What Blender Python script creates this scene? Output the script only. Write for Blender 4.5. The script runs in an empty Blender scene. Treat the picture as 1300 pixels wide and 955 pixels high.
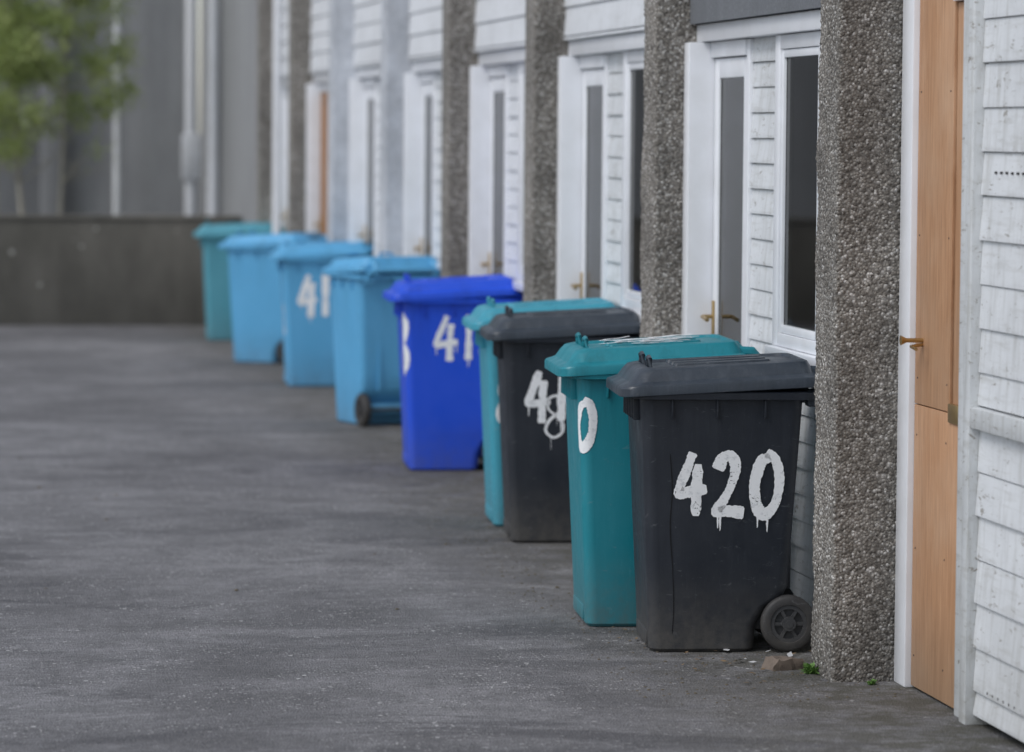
import bpy, bmesh, math, random
from mathutils import Vector, Matrix, Euler, noise
R=math.radians
random.seed(7)
sc=bpy.context.scene
# ---------------------------------------------------------------- helpers
def link(o,parent=None):
    sc.collection.objects.link(o)
    if parent: o.parent=parent
    return o
def empty(name,loc=(0,0,0),rz=0):
    e=bpy.data.objects.new(name,None); e.empty_display_size=.2
    e.location=loc; e.rotation_euler=(0,0,rz); return link(e)
def mobj(name,verts,faces,mat,parent=None,smooth=False,angle=35):
    me=bpy.data.meshes.new(name); me.from_pydata(verts,[],faces); me.validate(); 
    bm=bmesh.new(); bm.from_mesh(me); bmesh.ops.recalc_face_normals(bm,faces=bm.faces); bm.to_mesh(me); bm.free()
    if smooth:
        me.shade_smooth(); me.set_sharp_from_angle(angle=R(angle))
    me.materials.append(mat); o=bpy.data.objects.new(name,me); return link(o,parent)
class MB:
    def __init__(s): s.v=[];s.f=[]
    def add(s,v,f):
        n=len(s.v); s.v+=[tuple(a) for a in v]; s.f+=[tuple(i+n for i in q) for q in f]
    def box(s,x0,x1,y0,y1,z0,z1,b=0):
        bm=bmesh.new(); bmesh.ops.create_cube(bm,size=1)
        for v in bm.verts: v.co=Vector(((x0+x1)/2+v.co.x*(x1-x0),(y0+y1)/2+v.co.y*(y1-y0),(z0+z1)/2+v.co.z*(z1-z0)))
        if b: bmesh.ops.bevel(bm,geom=list(bm.edges),offset=b,segments=2,affect='EDGES',profile=.5)
        bm.verts.index_update()
        s.add([v.co[:] for v in bm.verts],[[v.index for v in f.verts] for f in bm.faces]); bm.free()
    def loft(s,rings,cap0=True,cap1=True,closed=False):
        n=len(rings[0]); v=[p for r in rings for p in r]; f=[]
        m=len(rings)
        for i in range(m if closed else m-1):
            for j in range(n):
                f.append((i*n+j,i*n+(j+1)%n,((i+1)%m)*n+(j+1)%n,((i+1)%m)*n+j))
        if cap0 and not closed: f.append(tuple(range(n))[::-1])
        if cap1 and not closed: f.append(tuple((m-1)*n+j for j in range(n)))
        s.add(v,f)
    def tube(s,pts,rad,n=10):
        pts=[Vector(p) for p in pts]; rr=rad if isinstance(rad,(list,tuple)) else [rad]*len(pts)
        rings=[]
        for i,p in enumerate(pts):
            t=(pts[min(i+1,len(pts)-1)]-pts[max(i-1,0)]).normalized()
            up=Vector((0,0,1)) if abs(t.z)<.9 else Vector((1,0,0))
            a=t.cross(up).normalized(); b=t.cross(a)
            rings.append([tuple(p+(a*math.cos(k*2*math.pi/n)+b*math.sin(k*2*math.pi/n))*rr[i]) for k in range(n)])
        s.loft(rings)
    def obj(s,name,mat,parent=None,smooth=True,angle=35): return mobj(name,s.v,s.f,mat,parent,smooth,angle)
def rrect(x0,x1,y0,y1,r,z,n=6,slope=0,xc=0):
    out=[]
    for cx,cy,a0 in((x1-r,y1-r,0),(x0+r,y1-r,90),(x0+r,y0+r,180),(x1-r,y0+r,270)):
        for k in range(n+1):
            a=R(a0+90*k/n); x=cx+r*math.cos(a); out.append((x,cy+r*math.sin(a),z+slope*(x-xc)))
    return out
# ---------------------------------------------------------------- materials
class NM:
    def __init__(s,name,rough=.6):
        s.m=bpy.data.materials.new(name); s.m.use_nodes=True; s.nt=s.m.node_tree
        s.b=s.nt.nodes['Principled BSDF']; s.b.inputs['Roughness'].default_value=rough
        s.tc=s.nt.nodes.new('ShaderNodeTexCoord')
    def L(s,a,b): s.nt.links.new(a,b)
    def co(s,scale=(1,1,1),kind='Object'):
        mp=s.nt.nodes.new('ShaderNodeMapping'); mp.inputs['Scale'].default_value=scale
        s.L(s.tc.outputs[kind],mp.inputs['Vector']); return mp.outputs[0]
    def noise(s,scale,detail=5,rough=.55,st=(1,1,1),kind='Object',dist=0):
        n=s.nt.nodes.new('ShaderNodeTexNoise'); n.inputs['Scale'].default_value=scale
        n.inputs['Detail'].default_value=detail; n.inputs['Roughness'].default_value=rough
        n.inputs['Distortion'].default_value=dist
        s.L(s.co(st,kind),n.inputs['Vector']); return n.outputs['Fac']
    def vor(s,scale,out='Distance',st=(1,1,1),feature='F1',rnd=1):
        n=s.nt.nodes.new('ShaderNodeTexVoronoi'); n.feature=feature; n.inputs['Scale'].default_value=scale
        n.inputs['Randomness'].default_value=rnd
        s.L(s.co(st),n.inputs['Vector']); return n.outputs[out]
    def ramp(s,fac,stops):
        n=s.nt.nodes.new('ShaderNodeValToRGB'); cr=n.color_ramp
        while len(cr.elements)<len(stops): cr.elements.new(.5)
        for e,(p,c) in zip(cr.elements,stops):
            e.position=p; e.color=(c,c,c,1) if not isinstance(c,tuple) else (*c,1)
        s.L(fac,n.inputs[0]); return n.outputs[0]
    def mix(s,fac,a,b,mode='MIX'):
        n=s.nt.nodes.new('ShaderNodeMix'); n.data_type='RGBA'; n.blend_type=mode
        for sock,v in((n.inputs[0],fac),(n.inputs[6],a),(n.inputs[7],b)):
            if isinstance(v,(int,float)): sock.default_value=v
            elif isinstance(v,tuple): sock.default_value=(*v,1)
            else: s.L(v,sock)
        return n.outputs[2]
    def math(s,op,a,b=0):
        n=s.nt.nodes.new('ShaderNodeMath'); n.operation=op
        for sock,v in((n.inputs[0],a),(n.inputs[1],b)):
            if isinstance(v,(int,float)): sock.default_value=v
            else: s.L(v,sock)
        return n.outputs[0]
    def z(s): return s.xyz(2)
    def xyz(s,i):
        n=s.nt.nodes.new('ShaderNodeSeparateXYZ'); s.L(s.tc.outputs['Object'],n.inputs[0]); return n.outputs[i]
    def maprange(s,v,a,b,c=0,d=1):
        n=s.nt.nodes.new('ShaderNodeMapRange'); s.L(v,n.inputs[0])
        for i,x in enumerate((a,b,c,d)): n.inputs[i+1].default_value=x
        return n.outputs[0]
    def col(s,c):
        if isinstance(c,tuple): s.b.inputs['Base Color'].default_value=(*c,1)
        else: s.L(c,s.b.inputs['Base Color'])
    def bump(s,h,strength=.5,dist=.005):
        n=s.nt.nodes.new('ShaderNodeBump'); n.inputs['Strength'].default_value=strength; n.inputs['Distance'].default_value=dist
        s.L(h,n.inputs['Height']); s.L(n.outputs[0],s.b.inputs['Normal'])
    def rough(s,h): s.L(h,s.b.inputs['Roughness'])

def plastic(name,c,rough=.45,dirt=.5,fade=.25,scuff=.28,lift=.04,dirtc=(.12,.11,.095)):
    m=NM(name,rough)
    n1=m.ramp(m.noise(3.5,5,.65),[(.35,0),(.7,1)])
    n2=m.ramp(m.noise(30,4,.6,(1,1,.12)),[(.5,0),(.75,1)])
    lt=tuple(min(1,x*1.25+lift) for x in c)
    base=m.mix(m.math('MULTIPLY',n1,fade),c,lt)
    base=m.mix(m.math('MULTIPLY',n2,fade*.9),base,lt)
    sc1=m.ramp(m.noise(14,6,.75,(1,1,2.5),dist=1.2),[(.61,0),(.68,1)])
    base=m.mix(m.math('MULTIPLY',sc1,scuff),base,(.28,.29,.30))
    sc2=m.ramp(m.noise(9,3,.5,(9,9,.6),dist=2.5),[(.655,0),(.675,1),(.69,0)])
    base=m.mix(m.math('MULTIPLY',sc2,scuff*.9),base,tuple(min(1,x*2+.05) for x in lt))
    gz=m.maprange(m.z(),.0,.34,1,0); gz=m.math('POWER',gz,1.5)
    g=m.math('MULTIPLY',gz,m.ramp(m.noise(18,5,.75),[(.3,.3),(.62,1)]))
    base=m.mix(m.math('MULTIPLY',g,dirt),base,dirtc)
    gr=m.math('MULTIPLY',m.maprange(m.z(),.55,.93,0,1),m.ramp(m.noise(12,5,.7,(1,1,.1)),[(.48,0),(.7,.5)]))
    base=m.mix(gr,base,tuple(x*.45 for x in c))
    m.col(base); m.rough(m.maprange(m.noise(9,4,.6),.3,.7,rough-.08,rough+.17))
    m.bump(m.noise(260,2,.6),.12,.001)
    m.b.inputs['Specular IOR Level'].default_value=.40
    return m.m
M_grey=plastic('bin_plastic_dark_grey',(.012,.016,.024),.46,.65,.4,.17,.02)
M_greylid=plastic('bin_lid_dark_grey',(.024,.034,.048),.40,0,.55,.28,.045)
M_teal=plastic('bin_plastic_teal',(.006,.20,.25),.42,.55,.25,.18)
M_teal2=plastic('bin_plastic_pale_teal',(.045,.30,.40),.42,.35,.2)
M_teal3=plastic('bin_plastic_faded_teal',(.08,.30,.38),.45,.35,.25)
M_lblue=plastic('bin_plastic_light_blue',(.095,.36,.62),.45,.4,.2,.2)
M_royal=plastic('bin_plastic_royal_blue',(.012,.078,.64),.42,.4,.08,.1)
M_rubber=plastic('black_rubber',(.016,.016,.018),.6,.5,.3)
M_hub=plastic('wheel_hub_plastic',(.03,.032,.037),.5,.4,.3)
m=NM('crack_line',.9); m.col((.005,.005,.006)); M_crack=m.m

def paintmat():
    m=NM('white_brush_paint',.6)
    n=m.ramp(m.noise(38,5,.7,(1,1,1.4)),[(.30,0),(.46,1)])
    m.col(m.mix(n,(.60,.62,.64),(.86,.87,.88)))
    hole=m.ramp(m.math('ADD',m.math('MULTIPLY',m.noise(120,4,.7),.6),m.math('MULTIPLY',m.noise(14,3,.5),.4)),[(.37,0),(.405,1)])
    m.L(hole,m.b.inputs['Alpha'])
    m.bump(m.noise(60,3,.6,(1,1,.3)),.4,.002)
    return m.m
M_paint=paintmat()

def pebble(name,pale=False,scale=95):
    m=NM(name,.85)
    vc=m.vor(scale,'Color'); 
    sep=m.nt.nodes.new('ShaderNodeSeparateColor'); m.L(vc,sep.inputs[0])
    if pale: st=[(.0,(.5,.53,.58)),(.5,(.6,.62,.66)),(1,(.68,.7,.74))]
    else: st=[(.0,(.10,.09,.078)),(.3,(.21,.19,.165)),(.6,(.30,.28,.25)),(.86,(.40,.38,.35)),(.97,(.62,.60,.57))]
    c=m.ramp(sep.outputs[0],st)
    d=m.vor(scale,'Distance')
    c=m.mix(m.ramp(d,[(.35,0),(.75,.7)]),c,(.45,.48,.52) if pale else (.11,.10,.09))
    big=m.noise(2.6,6,.68,(1,1,.7)); c=m.mix(1,c,m.ramp(big,[(.3,.62),(.68,1.22)]),'MULTIPLY')
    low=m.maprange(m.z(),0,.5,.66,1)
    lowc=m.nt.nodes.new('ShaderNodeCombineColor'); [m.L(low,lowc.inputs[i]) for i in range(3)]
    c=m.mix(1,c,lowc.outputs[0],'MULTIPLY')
    m.col(c); h=m.ramp(d,[(0,1),(.7,0)])
    m.bump(h,.9,.006); return m.m
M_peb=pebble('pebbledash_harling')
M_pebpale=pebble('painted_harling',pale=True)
def harl(name,a,b):
    m=NM(name,.9)
    c=m.mix(m.ramp(m.noise(1.1,6,.65,(1,1,.45)),[(.3,0),(.72,1)]),a,b)
    c=m.mix(m.ramp(m.noise(60,3,.7),[(.4,.30),(.65,0)]),c,tuple(x*.35 for x in a))
    st=m.ramp(m.noise(2.5,4,.6,(1,1,.06)),[(.5,0),(.75,.35)])
    c=m.mix(st,c,tuple(x*.5 for x in a))
    m.col(c); m.bump(m.noise(90,3,.7),.7,.006); return m.m
M_harl=harl('grey_harling',(.34,.345,.355),(.50,.51,.52))
M_harl2=harl('grey_harling_dark',(.29,.295,.305),(.40,.41,.42))
M_lintel=harl('concrete_lintel',(.14,.15,.165),(.22,.23,.245))
M_lowwall=harl('weathered_concrete',(.105,.10,.085),(.26,.245,.215))

def whitewood(name,base=(.72,.735,.76),grime=.5):
    m=NM(name,.55)
    c=m.mix(m.ramp(m.noise(4,5,.6,(1,.5,1)),[(.3,0),(.75,1)]),base,tuple(x*.82 for x in base))
    c=m.mix(m.ramp(m.noise(22,5,.7,(1,1,.14)),[(.48,0),(.74,grime)]),c,(.42,.42,.40))
    c=m.mix(m.ramp(m.noise(30,5,.7,(1,.10,1)),[(.52,0),(.72,grime*.8)]),c,(.45,.45,.43))
    fl=m.ramp(m.noise(24,7,.78,(1,.45,1.6),dist=.6),[(.60,0),(.625,1)])
    c=m.mix(m.math('MULTIPLY',fl,min(1,grime*1.3)),c,(.27,.25,.22))
    low=m.maprange(m.z(),0,.55,.55,0)
    c=m.mix(m.math('MULTIPLY',low,m.noise(10,4,.7)),c,(.22,.21,.18))
    m.col(c); m.bump(m.noise(45,4,.65,(1,.3,1)),.45,.003); return m.m
M_side=whitewood('white_painted_weatherboard',(.75,.77,.79),.68)
M_side2=whitewood('white_painted_weatherboard_clean',(.78,.80,.83),.30)
M_oldpost=whitewood('peeling_white_timber',(.66,.68,.69),1.0)
m=NM('white_upvc',.3); m.col(m.mix(m.ramp(m.noise(6,4,.6),[(.4,0),(.8,.35)]),(.80,.815,.85),(.58,.58,.57))); M_upvc=m.m
m=NM('plywood_board',.6)
g=m.noise(5,6,.65,(1,9,.5),dist=1.4)
c=m.mix(m.ramp(g,[(.3,0),(.7,1)]),(.38,.19,.09),(.57,.33,.185))
c=m.mix(m.ramp(m.noise(40,5,.7,(1,3,.1)),[(.48,0),(.72,.7)]),c,(.24,.12,.06))
c=m.mix(m.ramp(m.noise(2,4,.6),[(.45,0),(.7,.4)]),c,(.54,.38,.26))
c=m.mix(m.maprange(m.z(),0,.35,.5,0),c,(.25,.18,.12)); m.col(c); m.bump(g,.15,.002); M_ply=m.m
m=NM('brown_door_paint',.5); m.col(m.mix(m.noise(4,4,.6),(.28,.13,.05),(.40,.20,.09))); M_brown=m.m
m=NM('brass',.35); m.col(m.mix(m.noise(40,4,.6),(.62,.44,.2),(.4,.28,.13))); m.b.inputs['Metallic'].default_value=.9; M_brass=m.m
m=NM('window_glass',.04)
nt=m.nt; tr=nt.nodes.new('ShaderNodeBsdfTransparent'); gl=nt.nodes.new('ShaderNodeBsdfGlossy'); gl.inputs['Roughness'].default_value=.03
tr.inputs[0].default_value=(.86,.91,.88,1)
fr=nt.nodes.new('ShaderNodeFresnel'); fr.inputs[0].default_value=1.5; mx=nt.nodes.new('ShaderNodeMixShader')
m.L(fr.outputs[0],mx.inputs[0]); m.L(tr.outputs[0],mx.inputs[1]); m.L(gl.outputs[0],mx.inputs[2])
m.L(mx.outputs[0],nt.nodes['Material Output'].inputs['Surface']); M_glass=m.m
m=NM('curtain_cloth',.9); m.col(m.mix(m.ramp(m.noise(7,4,.5,(1,5,.3)),[(.42,0),(.58,1)]),(.58,.60,.50),(.20,.23,.18))); M_curt=m.m
m=NM('dark_interior',.9); m.col(m.mix(m.noise(3,3,.5),(.03,.03,.03),(.06,.058,.055))); M_dark=m.m
m=NM('roof_felt',.9); m.col(m.mix(m.noise(3,4,.6),(.06,.06,.065),(.1,.1,.105))); M_roof=m.m

# ---- asphalt
m=NM('asphalt',.85)
n1=m.noise(.5,6,.68,(1.0,.7,1),dist=.5); n2=m.noise(3.2,6,.75); n3=m.noise(170,2,.7)
c=m.mix(m.ramp(n1,[(.38,0),(.60,1)]),(.130,.128,.134),(.235,.231,.240))
c=m.mix(m.ramp(n2,[(.36,.55),(.58,0)]),c,(.092,.090,.094))
st=m.noise(1.4,6,.7,(.6,1.4,1),dist=1.2)
c=m.mix(m.ramp(st,[(.52,0),(.64,.45)]),c,(.30,.295,.305))
st2=m.noise(.9,7,.72,(.5,1.1,1),dist=2.2)
c=m.mix(m.ramp(st2,[(.54,0),(.62,.68)]),c,(.078,.076,.081))
n4=m.noise(26,4,.7); c=m.mix(1,c,m.ramp(n4,[(.3,.74),(.7,1.2)]),'MULTIPLY')
c=m.mix(1,c,m.ramp(n3,[(.3,.5),(.7,1.45)]),'MULTIPLY')
def flecks(c,scale,thr,dthr,lo,hi,col,amt):
    vo=m.nt.nodes.new('ShaderNodeTexVoronoi'); vo.inputs['Scale'].default_value=scale; m.L(m.co(),vo.inputs['Vector'])
    sp=m.nt.nodes.new('ShaderNodeSeparateColor'); m.L(vo.outputs['Color'],sp.inputs[0])
    f=m.math('MULTIPLY',m.math('GREATER_THAN',sp.outputs[0],thr),m.math('LESS_THAN',vo.outputs['Distance'],dthr))
    f=m.math('MULTIPLY',f,m.ramp(m.noise(2.1,5,.7),[(lo,.15),(hi,1)]))
    return m.mix(m.math('MULTIPLY',f,amt),c,col)
c=flecks(c,70,.80,.34,.42,.60,(.60,.59,.58),.65)
c=flecks(c,32,.93,.28,.45,.62,(.72,.71,.70),.8)
c=flecks(c,45,.86,.35,.40,.60,(.035,.035,.035),.7)
dx=m.maprange(m.xyz(0),2.3,3.2,0,1)
dd=m.math('MULTIPLY',dx,m.ramp(m.noise(6,6,.72),[(.36,0),(.56,1)]))
c=m.mix(m.math('MULTIPLY',dd,.8),c,(.062,.058,.040))
m.col(c); m.bump(m.math('ADD',m.math('MULTIPLY',n3,.6),m.vor(120)),.8,.007)
m.rough(m.maprange(st2,.5,.65,.9,.72))
M_asph=m.m

# ---------------------------------------------------------------- ground
bm=bmesh.new(); bmesh.ops.create_grid(bm,x_segments=4,y_segments=4,size=300)
me=bpy.data.meshes.new('asphalt_ground'); bm.to_mesh(me); bm.free(); me.materials.append(M_asph)
link(bpy.data.objects.new('asphalt_ground',me))

# ---------------------------------------------------------------- terrace building
T=empty('terrace_building')
PN=[9.4,12.75,15.99,19.2,22.3,25.3,28.5,31.6,34.5]
XO,XF=3.25,3.5; TH=.30; TOP=5.4
def pillar(y0,mat,disp=False):
    bm=bmesh.new(); bmesh.ops.create_cube(bm,size=1)
    x0,x1,y1=XO,XF+.1,y0+TH
    for v in bm.verts: v.co=Vector(((x0+x1)/2+v.co.x*(x1-x0),(y0+y1)/2+v.co.y*(y1-y0),TOP/2-.05+v.co.z*(TOP+.1)))
    ed=[e for e in bm.edges if abs((e.verts[0].co-e.verts[1].co).z)>1]
    bmesh.ops.bevel(bm,geom=ed,offset=.014,segments=3,affect='EDGES',profile=.5)
    if disp:
        for ax,step in(((0,0,1),.008),((1,0,0),.008),((0,1,0),.008)):
            a=Vector(ax); lo=min(v.co.dot(a) for v in bm.verts); hi=max(v.co.dot(a) for v in bm.verts)
            if ax[2]: hi=2.7
            t=lo+step
            while t<hi-.003:
                bmesh.ops.bisect_plane(bm,geom=bm.verts[:]+bm.edges[:]+bm.faces[:],plane_co=a*t,plane_no=a); t+=step
    me=bpy.data.meshes.new('pebbledash_pillar'); bm.to_mesh(me); bm.free()
    if disp:
        for v in me.vertices:
            d=noise.voronoi(v.co*90)[0][0]; n=Vector((v.co.x-(x0+x1)/2,v.co.y-(y0+y1)/2,0)).normalized()
            v.co+=n*((.5-d)*.012+noise.noise(v.co*5)*.010)
        me.shade_smooth()
    me.materials.append(mat); link(bpy.data.objects.new('pebbledash_pillar',me),T)
for i,y in enumerate(PN):
    pillar(y,M_pebpale if i in(5,6) else M_peb,disp=(i in(1,2)))

def siding(mb,y0,y1,z0,z1,x,pitch=.118,dep=.012,back=.05):
    z=z1
    while z>z0+.01:
        zb=max(z0,z-pitch); j=random.uniform(-.002,.002); g=.004
        a=x-dep+j; b=x-.003+j; e=random.uniform(-.003,.003); q=random.uniform(-.002,.002)
        v=[(a,y0,zb+g),(a+e,y1,zb+g+q),(b,y1,z-g*.2),(b,y0,z-g*.2),(x+.01,y0,zb+g),(x+.01,y1,zb+g+q),(x+.01,y1,z),(x+.01,y0,z),
           (a,y0,zb+g+.012),(a+e,y1,zb+g+.012)]
        mb.add(v,[(0,1,9,8),(8,9,2,3),(0,4,5,1),(3,2,6,7),(0,8,3,7,4),(1,5,6,2,9)])
        z=zb
    mb.box(x+.008,x+back,y0+.001,y1-.001,z0,z1)
HZ=2.35
low=MB(); clean=MB(); up=MB(); fr=MB(); glass=MB(); dark=MB(); curt=MB(); brown=MB(); brass=MB(); lint=MB(); door=MB(); ply=MB(); post=MB()
def curtain(y0,y1,z0,z1,x):
    n=60; v=[];f=[]
    for i in range(n+1):
        t=i/n; y=y0+(y1-y0)*t; xx=x+.007*math.sin(t*(y1-y0)*95)+.003*math.sin(t*17)
        v+=[(xx,y,z0),(xx+.003,y,z1)]
    for i in range(n): f.append((2*i,2*i+2,2*i+3,2*i+1))
    curt.add(v,f)
for k in range(1,8):
    F=PN[k]+TH; N=PN[k+1]
    L=N-F; a=F+.25; b=F+L*.535; c=F+L*.715
    S=low if k in(1,2,4) else clean
    siding(S,F+.002,a,0.03,HZ,XF,.105); siding(S,b+.002,c-.002,0.03,HZ,XF,.105); siding(S,a+.002,b-.002,0.03,1.05,XF,.105)
    X0=3.462
    fr.box(X0-.03,XF+.03,a-.02,b+.003,1.05,1.095,.004)
    fr.box(X0,XF+.04,a,a+.07,1.097,HZ-.003,.004); fr.box(X0,XF+.04,b-.085,b,1.097,HZ-.003,.004)
    fr.box(X0,XF+.04,a+.072,b-.087,HZ-.06,HZ-.003,.004); fr.box(X0,XF+.04,a+.072,b-.087,1.097,1.15,.004)
    mid=b-.76; fr.box(X0,XF+.04,mid-.04,mid+.04,1.152,HZ-.062,.004)
    for (g0,g1) in((a+.072,mid-.042),(mid+.042,b-.087)):
        s=.032; xx0,xx1=X0+.008,XF+.02
        fr.box(xx0,xx1,g0,g0+s,1.152,HZ-.062,.003); fr.box(xx0,xx1,g1-s,g1,1.152,HZ-.062,.003)
        fr.box(xx0,xx1,g0+s,g1-s,1.152,1.152+s,.003); fr.box(xx0,xx1,g0+s,g1-s,HZ-.062-s,HZ-.062,.003)
        glass.box(XF-.016,XF-.010,g0+s,g1-s,1.152+s,HZ-.062-s)
        dark.box(XF-.0175,XF-.0085,g0+s-.004,g0+s+.003,1.152+s,HZ-.062-s); dark.box(XF-.0175,XF-.0085,g1-s-.003,g1-s+.004,1.152+s,HZ-.062-s)
        if g1-g0>.4: curtain(g1-s-.14,g1-s,1.16,HZ-.07,XF+.010); curtain(g0+s,g1-s-.26,1.16,HZ-.07,XF+.014)
        else: curtain(g0+s,g1-s,1.16,HZ-.07,XF+.010)
    isb=(k==6)
    D=brown if isb else door
    fr.box(3.375,XF+.05,N-.115,N-.004,0.02,HZ-.003,.004)
    fr.box(XF-.022,XF+.05,c,c+.055,0.02,HZ-.003,.004)
    fr.box(XF-.03,XF+.05,c+.057,N-.117,HZ-.07,HZ-.003,.004)
    fr.box(XF-.04,XF+.05,c+.057,N-.117,0.0,.06,.004)
    d0,d1=c+.06,N-.12; xs0,xs1=XF-.012,XF+.035; s=.085
    D.box(xs0,xs1,d0,d0+s,.065,HZ-.075,.004); D.box(xs0,xs1,d1-s,d1,.065,HZ-.075,.004)
    D.box(xs0,xs1,d0+s+.001,d1-s-.001,HZ-.075-s,HZ-.075,.004); D.box(xs0,xs1,d0+s+.001,d1-s-.001,.065,.25,.004)
    D.box(xs0,xs1,d0+s+.001,d1-s-.001,.90,1.0,.004); D.box(xs0+.012,xs1-.008,d0+s-.003,d1-s+.003,.248,.902)
    if isb: D.box(xs0+.012,xs1-.008,d0+s-.003,d1-s+.003,1.0,HZ-.16)
    else:
        glass.box(xs0+.012,xs0+.017,d0+s,d1-s,1.0,HZ-.075-s); curtain(d0+s,d1-s-.16,.95,HZ-.1,XF+.020); curtain(d1-s-.08,d1-s,.95,HZ-.1,XF+.020)
        dark.box(xs0+.010,xs0+.0185,d0+s-.001,d0+s+.005,1.0,HZ-.075-s); dark.box(xs0+.010,xs0+.0185,d1-s-.005,d1-s+.001,1.0,HZ-.075-s)
    brass.box(xs0-.01,xs0-.001,d1-.055,d1-.025,.98,1.22,.003)
    brass.tube([(xs0-.01,d1-.04,1.15),(xs0-.05,d1-.04,1.15),(xs0-.055,d1-.05,1.15),(xs0-.055,d1-.15,1.14)],.009,8)
    fr.box(3.43,XF+.05,F+.002,N-.002,HZ,HZ+.075,.004)
    if k==1:
        lint.box(3.40,XF+.05,F+.002,N-.002,HZ+.078,2.85); siding(up,F+.002,N-.002,2.852,TOP-.1,3.44,.15)
    else:
        siding(up,F+.002,N-.002,HZ+.078,TOP-.1,3.42,.15,.014)
# nearest bay: boarded-up doorway and siding
fr.box(3.478,XF+.05,12.60,12.745,0.0,2.62,.005)
ply.box(3.50,3.52,11.972,12.597,0.01,1.005,.002)
ply.box(3.50,3.52,12.155,12.597,1.009,2.62,.002)
ply.box(3.510,3.525,11.972,12.151,1.009,2.40,.002)
fr.box(3.49,3.52,11.972,12.151,2.403,2.62,.003)
brass.box(3.492,3.507,12.02,12.15,.975,1.04,.003)
brass.tube([(3.50,12.50,1.235),(3.44,12.50,1.235),(3.42,12.50,1.235)],[.008,.008,.018],10)
brass.tube([(3.50,12.50,1.22),(3.45,12.47,1.215),(3.445,12.39,1.21)],.006,8)
for zz in(.12,.5,.9,1.1,1.6,2.1,2.5): dark.tube([(3.4985,12.56,zz),(3.51,12.56,zz)],.0035,8); dark.tube([(3.4985,12.19,zz),(3.51,12.19,zz)],.0035,8)
post.box(3.475,XF+.05,11.84,11.968,0.0,2.7,.006)
post.box(3.455,XF+.05,11.765,11.838,0.0,2.7,.004)
siding(low,9.72,11.763,0.03,.985,XF-.005,.145); siding(low,9.72,11.763,1.06,2.62,XF-.005,.145)
post.box(3.455,XF+.03,9.72,11.763,.988,1.057,.004)
for zz in(1.83,.13):
    for j in range(6): dark.tube([(3.4805,11.60-j*.06,zz),(3.50,11.60-j*.06,zz)],.0045,8)
siding(up,9.702,12.748,2.70,TOP-.1,3.42,.15,.02)
siding(low,5.0,9.398,0.03,TOP-.1,XF,.13)
low.obj('weatherboard_wall',M_side,T,False); clean.obj('weatherboard_wall_clean',M_side2,T,False); up.obj('upper_weatherboard',M_side2,T,False)
fr.obj('window_and_door_frames',M_upvc,T); glass.obj('window_panes',M_glass,T,False); curt.obj('curtains',M_curt,T)
door.obj('doors',M_upvc,T); brown.obj('brown_door',M_brown,T); brass.obj('door_handles',M_brass,T); lint.obj('concrete_lintel',M_lintel,T,False)
ply.obj('plywood_door_board',M_ply,T); post.obj('old_timber_posts',M_oldpost,T); dark.obj('gaskets_and_vent_holes',M_dark,T)
b=MB(); b.box(4.3,10,5,36,0,TOP-.02); b.obj('interior_core',M_dark,T,False)
b=MB(); b.box(3.1,10.3,4.8,36.2,TOP,TOP+.25,.01); b.obj('roof_slab',M_roof,T)
b=MB(); b.box(3.55,10,4.8,5,0,TOP-.003); b.obj('gable_wall',M_harl,T,False)
b=MB(); b.tube([(3.36,34.0,0),(3.36,34.0,TOP-.05)],.035,12); b.obj('downpipe',M_upvc,T)
# grey end block
E=empty('harled_end_block')
b=MB(); b.box(3.32,10,35.2,42.4,0,7.2); b.obj('end_walls',M_harl2,E,False)
b=MB(); b.tube([(3.23,39.6,0),(3.23,39.6,7)],.06,12); b.tube([(3.12,41.2,0),(3.12,41.2,7)],.07,12)
b.box(3.02,3.22,41.1,41.3,1.4,1.9,.01); b.obj('downpipes',M_upvc,E)

# back building across the yard
B=empty('harled_flats')
b=MB(); b.box(-22,3.30,42.6,52,0,8.5); b.obj('walls',M_harl,B,False)
b=MB()
for x in(-20,-17.2,-14.4,-11.6,-8.8,-6.0,-3.2,-.6): b.box(x,x+.3,42.35,42.6,0,8.5,.01)
b.box(1.5,1.75,42.3,42.6,0,8.5,.01)
b.box(-.3,1.5,42.5,42.6,0,8.5,.01)
b.obj('pilasters',M_harl2,B)
b=MB()
for x,r in((2.36,.045),(-2.0,.05),(-7.0,.05),(-12,.05)): b.tube([(x,42.25,0),(x,42.25,8.4)],r,12)
b.obj('downpipes',M_side,B)
b=MB(); b.box(-22.3,3.32,42.2,52.3,8.5,8.75,.01); b.obj('roof_slab',M_roof,B)
# low boundary wall
W=empty('concrete_boundary_wall')
b=MB(); b.box(-25,3.3,36.9,37.15,0,1.05,.01); b.obj('wall',M_lowwall,W)
b=MB()
x=-25
while x<3.2: b.box(x,min(x+1.5,3.3)-.008,36.88,37.17,1.052,1.09,.008); x+=1.5
b.obj('coping',M_lowwall,W)
m=NM('lichen_spot',.9); m.col(m.mix(m.noise(20,3,.5),(.3,.3,.27),(.42,.42,.38))); rl=random.Random(3)
b=MB()
for _ in range(26):
    x,z,s=rl.uniform(-4,3),rl.uniform(.15,1.0),rl.uniform(.010,.028); n=9
    ring=[(x+s*math.cos(6.283*i/n)*rl.uniform(.7,1.2),36.897,z+s*math.sin(6.283*i/n)*rl.uniform(.7,1.2)) for i in range(n)]
    b.add(ring,[tuple(range(n))])
b.obj('lichen_spots',m.m,W,False)

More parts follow.
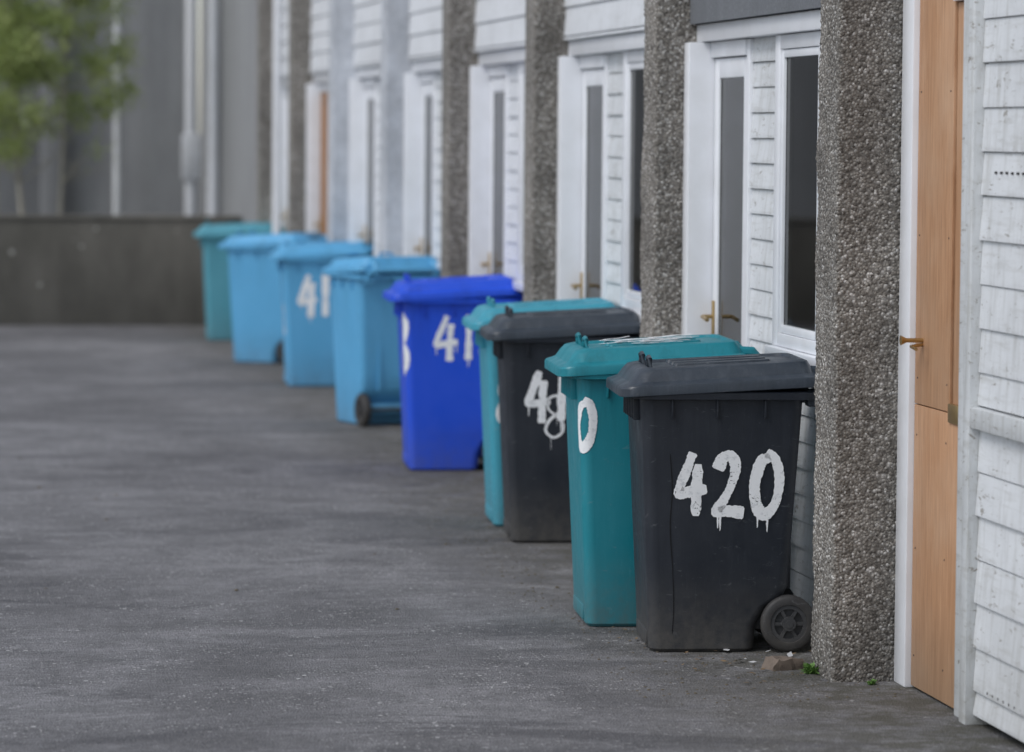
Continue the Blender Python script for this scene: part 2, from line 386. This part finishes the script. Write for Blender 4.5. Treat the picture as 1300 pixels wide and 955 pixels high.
# ---------------------------------------------------------------- wheelie bins
def fx0(z): return -.26-.045*z/.95
def fhw(z): return .24+.045*z/.95
CR=.045
def cat(pts,n=8):
    P=[Vector(p) for p in pts]; 
    if len(P)==2: return [P[0].lerp(P[1],t/10) for t in range(11)]
    P=[P[0]*2-P[1]]+P+[P[-1]*2-P[-2]]; out=[]
    for i in range(1,len(P)-2):
        for k in range(n):
            t=k/n; a,b_,c,d=P[i-1],P[i],P[i+1],P[i+2]
            out.append(.5*((2*b_)+(-a+c)*t+(2*a-5*b_+4*c-d)*t*t+(-a+3*b_-3*c+d)*t**3))
    out.append(P[-2]); return out
GL={'4':[[(.50,1.0),(.30,.74),(.06,.44),(.10,.37),(.40,.38),(.98,.43)],[(.68,.82),(.64,.45),(.62,.0)]],
'2':[[(.10,.74),(.26,.92),(.56,.95),(.70,.76),(.54,.48),(.28,.24),(.08,.08),(.42,.09),(1.0,.06)]],
'0':[[(.62,.93),(.30,.84),(.10,.48),(.22,.12),(.50,.03),(.82,.22),(.94,.58),(.78,.90),(.48,1.0)]],
'1':[[(.50,1.0),(.48,.5),(.46,.0)]],
'8':[[(.55,.52),(.25,.68),(.25,.90),(.55,.98),(.80,.84),(.68,.62),(.30,.42),(.15,.18),(.45,.02),(.80,.14),(.80,.38),(.50,.54)]],
'|':[[(.0,1.0),(.10,.8),(.04,.6),(.16,.35),(.22,.15),(.18,.0)]]}
def strokes(mb,face,text,x,z,w,h,sw,gap=.25,drip=True,seed=1):
    rnd=random.Random(seed); lay=[0]
    def place(px,pz):
        off=.002+lay[0]*.0004
        x0=fx0(pz); hw=fhw(pz); xc=x0+CR
        if px>=xc: return (px,-hw-off,pz)
        a=(xc-px)/CR
        if a<math.pi/2: return (xc-(CR+off)*math.sin(a),-hw+CR-(CR+off)*math.cos(a),pz)
        return (x0-off,-hw+CR+(a-math.pi/2)*CR,pz)
    def ribbon(pts,sw0,taper=False):
        lay[0]+=1; v=[];f=[]; n=len(pts); ph=rnd.uniform(0,6); rows=(-1,-.5,0,.5,1)
        e1=[rnd.uniform(-1,1) for _ in range(n)]; e2=[rnd.uniform(-1,1) for _ in range(n)]
        for i,p in enumerate(pts):
            t=(pts[min(i+1,n-1)]-pts[max(i-1,0)]).normalized(); nn=Vector((-t.y,t.x))
            u=i/(n-1); e=1.0
            if i==0 or i==n-1: e=.72
            ww=sw0*e*(.50+.07*math.sin(u*7+ph)+.05*math.sin(u*19+ph))
            if taper: ww*=1-.6*u
            for r in rows:
                jj=(e1[i] if r>0 else e2[i])*(.09 if abs(r)==1 else 0)
                q=p+nn*ww*(r+jj*r); v.append(place(q.x,q.y))
        for i in range(n-1):
            for j in range(4): f.append((i*5+j,i*5+5+j,i*5+6+j,i*5+1+j))
        mb.add(v,f)
        return pts
    cx=x
    for ch in text:
        ww=w*(.45 if ch=='1' else 1)
        jz=rnd.uniform(-.03,.03)*h; allp=[]
        for pts in GL[ch]:
            P=[Vector((cx+(p[0])*ww,z+jz+p[1]*h)) for p in pts]
            allp+=ribbon(cat(P,12),sw)
        if drip:
            cand=[p for p in allp if p.y<z+h*.55]
            for _ in range(rnd.randint(2,3)):
                p=rnd.choice(cand); ln=rnd.uniform(.12,.30)*h; px=p.x; pz=p.y
                ribbon([Vector((px+rnd.uniform(-.0008,.0008),pz-sw*.2-ln*t/8)) for t in range(9)],sw*.24,True)
        cx+=ww+gap*w
def wheelie_bin(x,y,yaw,body_m,lid_m,paint=(),lidpaint=False,hs=1.0,crack=False):
    P=empty('wheelie_bin',(x,y,.002),R(yaw)); P.scale=(1,1,hs)
    b=MB()
    zs=[(0,.13),(.012,.135),(.10,.145),(.17,.19),(.205,.245),(.24,.262)]
    rings=[rrect(fx0(0)+.012,.12,-fhw(0)+.012,fhw(0)-.012,.04,0)]
    for zz,x1 in zs[1:]: rings.append(rrect(fx0(zz),x1,-fhw(zz),fhw(zz),CR,zz))
    for i in range(1,8):
        zz=.24+(.93-.24)*i/7; rings.append(rrect(fx0(zz),.262+.045*i/7,-fhw(zz),fhw(zz),CR,zz))
    for o,zz in((.014,.927),(.028,.929),(.030,.952),(.022,.957)): rings.append(rrect(fx0(.93)-o,.33+o,-fhw(.93)-o,fhw(.93)+o,.055,zz))
    b.loft(rings)
    for yy in(-.18,-.12,-.06,0,.06,.12,.18): b.box(fx0(.9)-.022,fx0(.9)+.01,yy-.004,yy+.004,.845,.926,.002)
    for xx in(-.19,-.02,.16):
        for s in(-1,1): b.box(xx-.004,xx+.004,min(s*(fhw(.88)-.01),s*(fhw(.88)+.016)),max(s*(fhw(.88)-.01),s*(fhw(.88)+.016)),.86,.926,.002)
    b.box(fx0(.05)-.006,fx0(.05)+.02,-.17,.17,.02,.075,.004)
    for yy in(-.13,.13): b.box(.24,.285,yy-.012,yy+.012,.22,.85,.006)
    b.box(.10,.25,-.19,.19,.075,.14,.01)
    b.obj('body',body_m,P)
    l=MB(); sl=.055
    def lr(i,zz,r=.07): return rrect(-.385+i*1.15,.375-i*.7,-.318+i,.318-i,max(.02,r-i*.2),zz,8,sl)
    l.loft([lr(.006,.955),lr(0,.958),lr(0,.985),lr(.004,.993),lr(.018,.998),lr(.035,1.005),lr(.052,1.032),lr(.066,1.048),lr(.085,1.053),lr(.10,1.053),lr(.108,1.043),lr(.20,1.046),lr(.26,1.049)])
    for yy in(-.12,0,.12): l.loft([rrect(-.17,.20,yy-.03,yy+.03,.012,1.042,3,sl),rrect(-.165,.195,yy-.025,yy+.025,.012,1.056,3,sl)])
    for s in(-1,1):
        l.tube([(.33,s*.21,1.025),(.39,s*.21,1.02),(.42,s*.21,.99),(.415,s*.21,.95)],[.024,.027,.026,.020],10)
        l.tube([(-.26,s*.12-.05,1.03),(-.262,s*.12-.045,1.066),(-.262,s*.12,1.072),(-.262,s*.12+.045,1.066),(-.26,s*.12+.05,1.03)],.009,8)
    l.obj('lid',lid_m,P,True,32)
    h=MB(); h.tube([(.32,-.245,.94),(.40,-.245,.972),(.435,-.235,.985),(.445,-.20,.99),(.445,.20,.99),(.435,.235,.985),(.40,.245,.972),(.32,.245,.94)],.018,12)
    h.box(.32,.375,-.27,-.20,.90,.962,.01); h.box(.32,.375,.20,.27,.90,.962,.01); h.box(.32,.36,-.06,.06,.90,.955,.008)
    h.obj('handle',lid_m,P)
    w=MB(); hb=MB()
    for s in(-1,1):
        prof=[(.062,.0),(.070,-.024),(.092,-.026),(.102,-.018),(.105,-.008),(.105,.008),(.102,.018),(.092,.026),(.070,.024)]
        n=40; cx,cy,cz=.262,s*.243,.105; rings=[]
        for k in range(n):
            a=2*math.pi*k/n; rings.append([(cx+r*math.cos(a),cy+o,cz+r*math.sin(a)) for r,o in prof])
        w.loft(rings,closed=True)
        def ringy(r0,r1,o0,o1):
            prof2=[(r0,o0),(r1,o0),(r1,o1),(r0,o1)]
            hb.loft([[(cx+r*math.cos(2*math.pi*k/32),cy+o,cz+r*math.sin(2*math.pi*k/32)) for r,o in prof2] for k in range(32)],closed=True)
        ringy(.055,.071,-.020,.020); ringy(.012,.026,-.027,.027); ringy(.001,.014,-.031,.031); ringy(.02,.06,-.004,.004)
        for k in range(6):
            a=math.pi*k/3; ca,sa=math.cos(a),math.sin(a); t=.006
            v=[]
            for r in(.02,.06):
                for o in(-.018,.018):
                    for q in(-t,t): v.append((cx+r*ca-q*sa,cy+o,cz+r*sa+q*ca))
            hb.add(v,[(0,1,3,2),(4,6,7,5),(0,4,5,1),(2,3,7,6),(0,2,6,4),(1,5,7,3)])
    hb.tube([(.262,-.24,.105),(.262,.24,.105)],.011,10)
    w.obj('wheel_tyres',M_rubber,P,True,50); hb.obj('wheel_hubs',M_hub,P,True,30)
    if paint:
        p=MB()
        for i,a in enumerate(paint): strokes(p,*a[:-1],**a[-1])
        p.obj('painted_number',M_paint,P,False)
    if crack:
        p=MB(); strokes(p,'side','|',-.195,.05,.10,.66,.0035,drip=False,seed=2); p.obj('crack',M_crack,P,False)
    if lidpaint:
        p=MB(); rnd=random.Random(5)
        for k in range(14):
            x0=rnd.uniform(-.22,.02); y0=rnd.uniform(-.18,.1); ang=rnd.uniform(-.5,.9)
            v=[];f=[];n=12
            for i in range(n):
                t=i/(n-1); px=x0+.2*t*math.cos(ang); py=y0+.2*t*math.sin(ang)+.015*math.sin(t*9+k); ww=.013*(1+rnd.uniform(-.4,.4))
                for s in(-1,1): v.append((px,py+s*ww,1.0585+k*.0004+sl*px))
            for i in range(n-1): f.append((2*i,2*i+1,2*i+3,2*i+2))
            p.add(v,f)
        p.obj('lid_paint_marks',M_paint,P,False)
    return P
def bin_at(X,Y,yaw,*a,**k):
    t=R(yaw); ox,oy=-.26,-.24
    return wheelie_bin(X-(ox*math.cos(t)-oy*math.sin(t)), Y-(ox*math.sin(t)+oy*math.cos(t)),yaw,*a,**k)
bin_at(2.755,13.56,-5,M_grey,M_greylid,paint=[('side','420',-.165,.505,.112,.232,.040,{'gap':.24,'seed':3})],hs=1.03,crack=True)
bin_at(2.645,14.28,-4,M_teal,M_teal,paint=[('side','0',-.325,.665,.085,.185,.034,{'seed':5,'drip':False})],lidpaint=True,hs=1.06)
bin_at(2.83,17.26,-5,M_grey,M_greylid,paint=[('side','418',-.19,.56,.11,.24,.036,{'seed':8}),('side','8',-.12,.49,.12,.20,.012,{'seed':18})],hs=1.03)
bin_at(2.86,17.98,-4,M_teal2,M_teal2,paint=[('side','8',-.25,.50,.06,.2,.025,{'seed':9}),('side','418',-.10,.66,.1,.2,.03,{'seed':19})],hs=1.04)
bin_at(2.85,21.0,-3,M_royal,M_royal,paint=[('side','418',-.12,.61,.13,.25,.036,{'seed':11}),('side','8',-.41,.54,.14,.32,.05,{'seed':12,'drip':False})],hs=1.04)
wheelie_bin(3.14,24.50,-76,M_lblue,M_lblue,hs=1.05)
bin_at(2.86,28.0,-3,M_lblue,M_lblue,paint=[('side','412',-.17,.52,.13,.31,.05,{'seed':13}),('side','2',-.42,.4,.13,.2,.05,{'seed':14})],hs=1.03)
bin_at(2.70,31.0,-32,M_lblue,M_lblue,hs=1.02)
bin_at(2.75,34.2,-3,M_teal3,M_teal3,hs=1.02)

# ---------------------------------------------------------------- tree
m=NM('tree_bark',.9); m.col(m.mix(m.noise(20,4,.6),(.30,.28,.23),(.50,.47,.40))); M_bark=m.m
m=NM('spring_leaves',.6)
c=m.ramp(m.noise(3.5,3,.5),[(.3,(.33,.42,.15)),(.7,(.58,.64,.28))]); m.col(c)
tl=m.nt.nodes.new('ShaderNodeBsdfTranslucent'); m.L(c,tl.inputs[0]); mx=m.nt.nodes.new('ShaderNodeMixShader'); mx.inputs[0].default_value=.45
m.L(m.b.outputs[0],mx.inputs[1]); m.L(tl.outputs[0],mx.inputs[2]); m.L(mx.outputs[0],m.nt.nodes['Material Output'].inputs['Surface']); M_leaf=m.m
TR=empty('young_birch_tree',(1.27,39.3,0)); rnd=random.Random(4)
wd=MB(); tips=[]
def branch(p,d,L,r,lev):
    pts=[p.copy()]; rs=[r]; n=10 if lev==0 else 5
    for i in range(n):
        j=.05 if lev==0 else .14
        d=(d+Vector((rnd.uniform(-j,j),rnd.uniform(-j,j),rnd.uniform(-.02,.10)))).normalized()
        p=p+d*L/n; pts.append(p.copy()); rs.append(r*(1-.75*(i+1)/n))
        if lev<3 and i>=(2 if lev==0 else 1) :
            for _ in range(3 if lev==0 else 2):
                a=rnd.uniform(0,6.28); o=Vector((math.cos(a),math.sin(a),rnd.uniform(-.1,.5))).normalized()
                branch(p.copy(),(d*.35+o*.8).normalized(),rnd.uniform(.35,.75) if lev==0 else L*rnd.uniform(.3,.5),rs[-1]*.45,lev+1)
        if lev>=1: tips.append((p.copy(),lev))
    wd.tube(pts,rs,5 if lev else 10)
for bx,by in((-.30,.1),(-.02,0),(.29,.15)):
    branch(Vector((bx,by,0)),Vector((.0,0,1)),4.6,.034,0)
wd.obj('trunk_and_branches',M_bark,TR)
lf=MB()
for p,lev in tips:
    if p.z<1.7: continue
    if noise.noise(p*3.2)<.0: continue
    for _ in range(3 if lev>1 else 2):
        q=p+Vector((rnd.gauss(0,.08),rnd.gauss(0,.08),rnd.gauss(0,.08))); s=rnd.uniform(.016,.034)
        u=Vector((rnd.gauss(0,1),rnd.gauss(0,1),rnd.gauss(0,1))).normalized(); v=u.orthogonal().normalized()
        lf.add([q-u*s,q-v*s*.6,q+u*s,q+v*s*.6],[(0,1,2,3)])
print('leaves',len(lf.f)); lf.obj('leaves',M_leaf,TR,False)

# ---------------------------------------------------------------- small things
m=NM('clay_brick',.9); m.col(m.mix(m.noise(30,5,.7),(.10,.08,.065),(.22,.17,.135))); m.bump(m.noise(80,4,.7),.6,.004); M_brick=m.m
bm=bmesh.new(); bmesh.ops.create_cube(bm,size=1); bmesh.ops.subdivide_edges(bm,edges=bm.edges[:],cuts=5,use_grid_fill=True)
for v in bm.verts:
    v.co=Vector((v.co.x*.12*(1-.25*v.co.z),v.co.y*.09,v.co.z*.045+.018)); v.co+=noise.noise_vector(v.co*26)*.012
me=bpy.data.meshes.new('broken_brick'); bm.to_mesh(me); bm.free(); me.materials.append(M_brick)
o=link(bpy.data.objects.new('broken_brick',me)); o.location=(3.16,13.10,0); o.rotation_euler=(0,0,.3)
m=NM('weed_green',.7); m.col(m.mix(m.noise(20,3,.5),(.06,.14,.03),(.14,.26,.05))); M_weed=m.m
def weed(x,y,s,seed):
    r=random.Random(seed); b=MB()
    for _ in range(60):
        a=r.uniform(0,6.28); l=s*r.uniform(.4,1); w=.004+s*.03; el=r.uniform(.3,1.3)
        d=Vector((math.cos(a)*math.cos(el),math.sin(a)*math.cos(el),math.sin(el))); sd=Vector((-math.sin(a),math.cos(a),0))
        p=Vector((r.uniform(-.3,.3)*s,r.uniform(-.3,.3)*s,0))
        b.add([p-sd*w*.3,p+sd*w*.3,p+d*l*.6+sd*w,p+d*l*.6-sd*w,p+d*l-Vector((0,0,.2*l))],[(0,1,2,3),(3,2,4)])
    o=b.obj('weed_plant',M_weed,None,False); o.location=(x,y,0)
weed(3.23,12.97,.06,1); weed(3.38,12.68,.03,2); weed(3.43,14.4,.07,3); weed(3.4,17.0,.09,4)
m=NM('litter_paper',.8); m.col(m.mix(m.noise(20,3,.5),(.42,.42,.42),(.62,.63,.65))); M_lit=m.m
m=NM('dark_debris',.9); m.col(m.mix(m.noise(20,3,.5),(.07,.06,.04),(.16,.13,.09))); M_deb=m.m
m=NM('dead_leaf',.8); m.col(m.mix(m.noise(9,3,.5),(.10,.06,.03),(.26,.18,.10))); M_dl=m.m
def scatter(name,n,mat,xr,yr,s0,s1,seed,flat=False):
    r=random.Random(seed); b=MB()
    for _ in range(n):
        x,y=r.uniform(*xr),r.uniform(*yr); s=r.uniform(s0,s1)
        if flat:
            a=r.uniform(0,6.28); u=Vector((math.cos(a),math.sin(a),r.uniform(-.2,.3)))*s; w=Vector((-math.sin(a),math.cos(a),r.uniform(-.3,.3)))*s*.5; c=Vector((x,y,.006+s*.25))
            b.add([c-u,c-w-u*.2,c+u,c+w-u*.2],[(0,1,2,3)]); continue
        v=[]; k=6
        for lev,(sc_,zz) in enumerate(((1,0.0),(.6,s*r.uniform(.2,.5)))):
            for i in range(k):
                a=6.28*i/k; q=s*sc_*r.uniform(.7,1.1); v.append((x+q*math.cos(a),y+q*math.sin(a)*.8,zz+.001))
        b.add(v,[(i,(i+1)%k,k+(i+1)%k,k+i) for i in range(k)]+[tuple(range(k,2*k))])
    b.obj(name,mat,None,False)
scatter('paper_litter',9,M_lit,(3.0,3.3),(13.1,13.6),.012,.032,1,True)
scatter('dead_leaves',80,M_dl,(2.7,3.48),(12.7,14.2),.006,.018,8,True)
scatter('scattered_grit',1400,M_deb,(2.5,3.48),(12.3,22),.002,.008,2)
scatter('pale_chippings',400,M_lit,(-2,3.2),(12,26),.0015,.0045,3)
scatter('dirt_clods',25,M_deb,(.5,3.0),(14,24),.006,.014,6)

# ---------------------------------------------------------------- light and world
el=50
w=bpy.data.worlds.new('World'); sc.world=w; w.use_nodes=True; nt=w.node_tree
sky=nt.nodes.new('ShaderNodeTexSky'); sky.sky_type='NISHITA'; sky.sun_disc=False; sky.sun_elevation=R(el)
sd=Vector((-.75,-.35,0)).normalized()
sky.sun_rotation=math.atan2(sd.x,sd.y)
hs=nt.nodes.new('ShaderNodeHueSaturation'); hs.inputs['Saturation'].default_value=.46; hs.inputs['Value'].default_value=1.12
nt.links.new(sky.outputs[0],hs.inputs['Color']); nt.links.new(hs.outputs[0],nt.nodes['Background'].inputs['Color'])
nt.nodes['Background'].inputs['Strength'].default_value=.15
ld=bpy.data.lights.new('sun','SUN'); ld.energy=1.4; ld.angle=R(28); ld.color=(1,.98,.955)
lo=link(bpy.data.objects.new('sun',ld)); v=Vector((sd.x*math.cos(R(el)),sd.y*math.cos(R(el)),math.sin(R(el))))
lo.rotation_euler=v.to_track_quat('Z','Y').to_euler()

# ---------------------------------------------------------------- camera
cd=bpy.data.cameras.new('camera'); cam=link(bpy.data.objects.new('camera',cd)); sc.camera=cam
cam.rotation_mode='QUATERNION'
q=Euler((R(90-3.22),0,-R(9.30)),'XYZ').to_matrix() @ Matrix.Rotation(R(.45),3,'Z')
cam.location=(0,0,1.95); cam.rotation_quaternion=q.to_quaternion()
cd.sensor_width=36; cd.lens=4700*36/1300; cd.shift_y=-45.5/1300; cd.clip_end=1500; cd.clip_start=.1
cd.dof.use_dof=True; cd.dof.focus_distance=13.6; cd.dof.aperture_fstop=2.4
sc.view_settings.view_transform='Standard'; sc.view_settings.look='None'; sc.view_settings.exposure=0
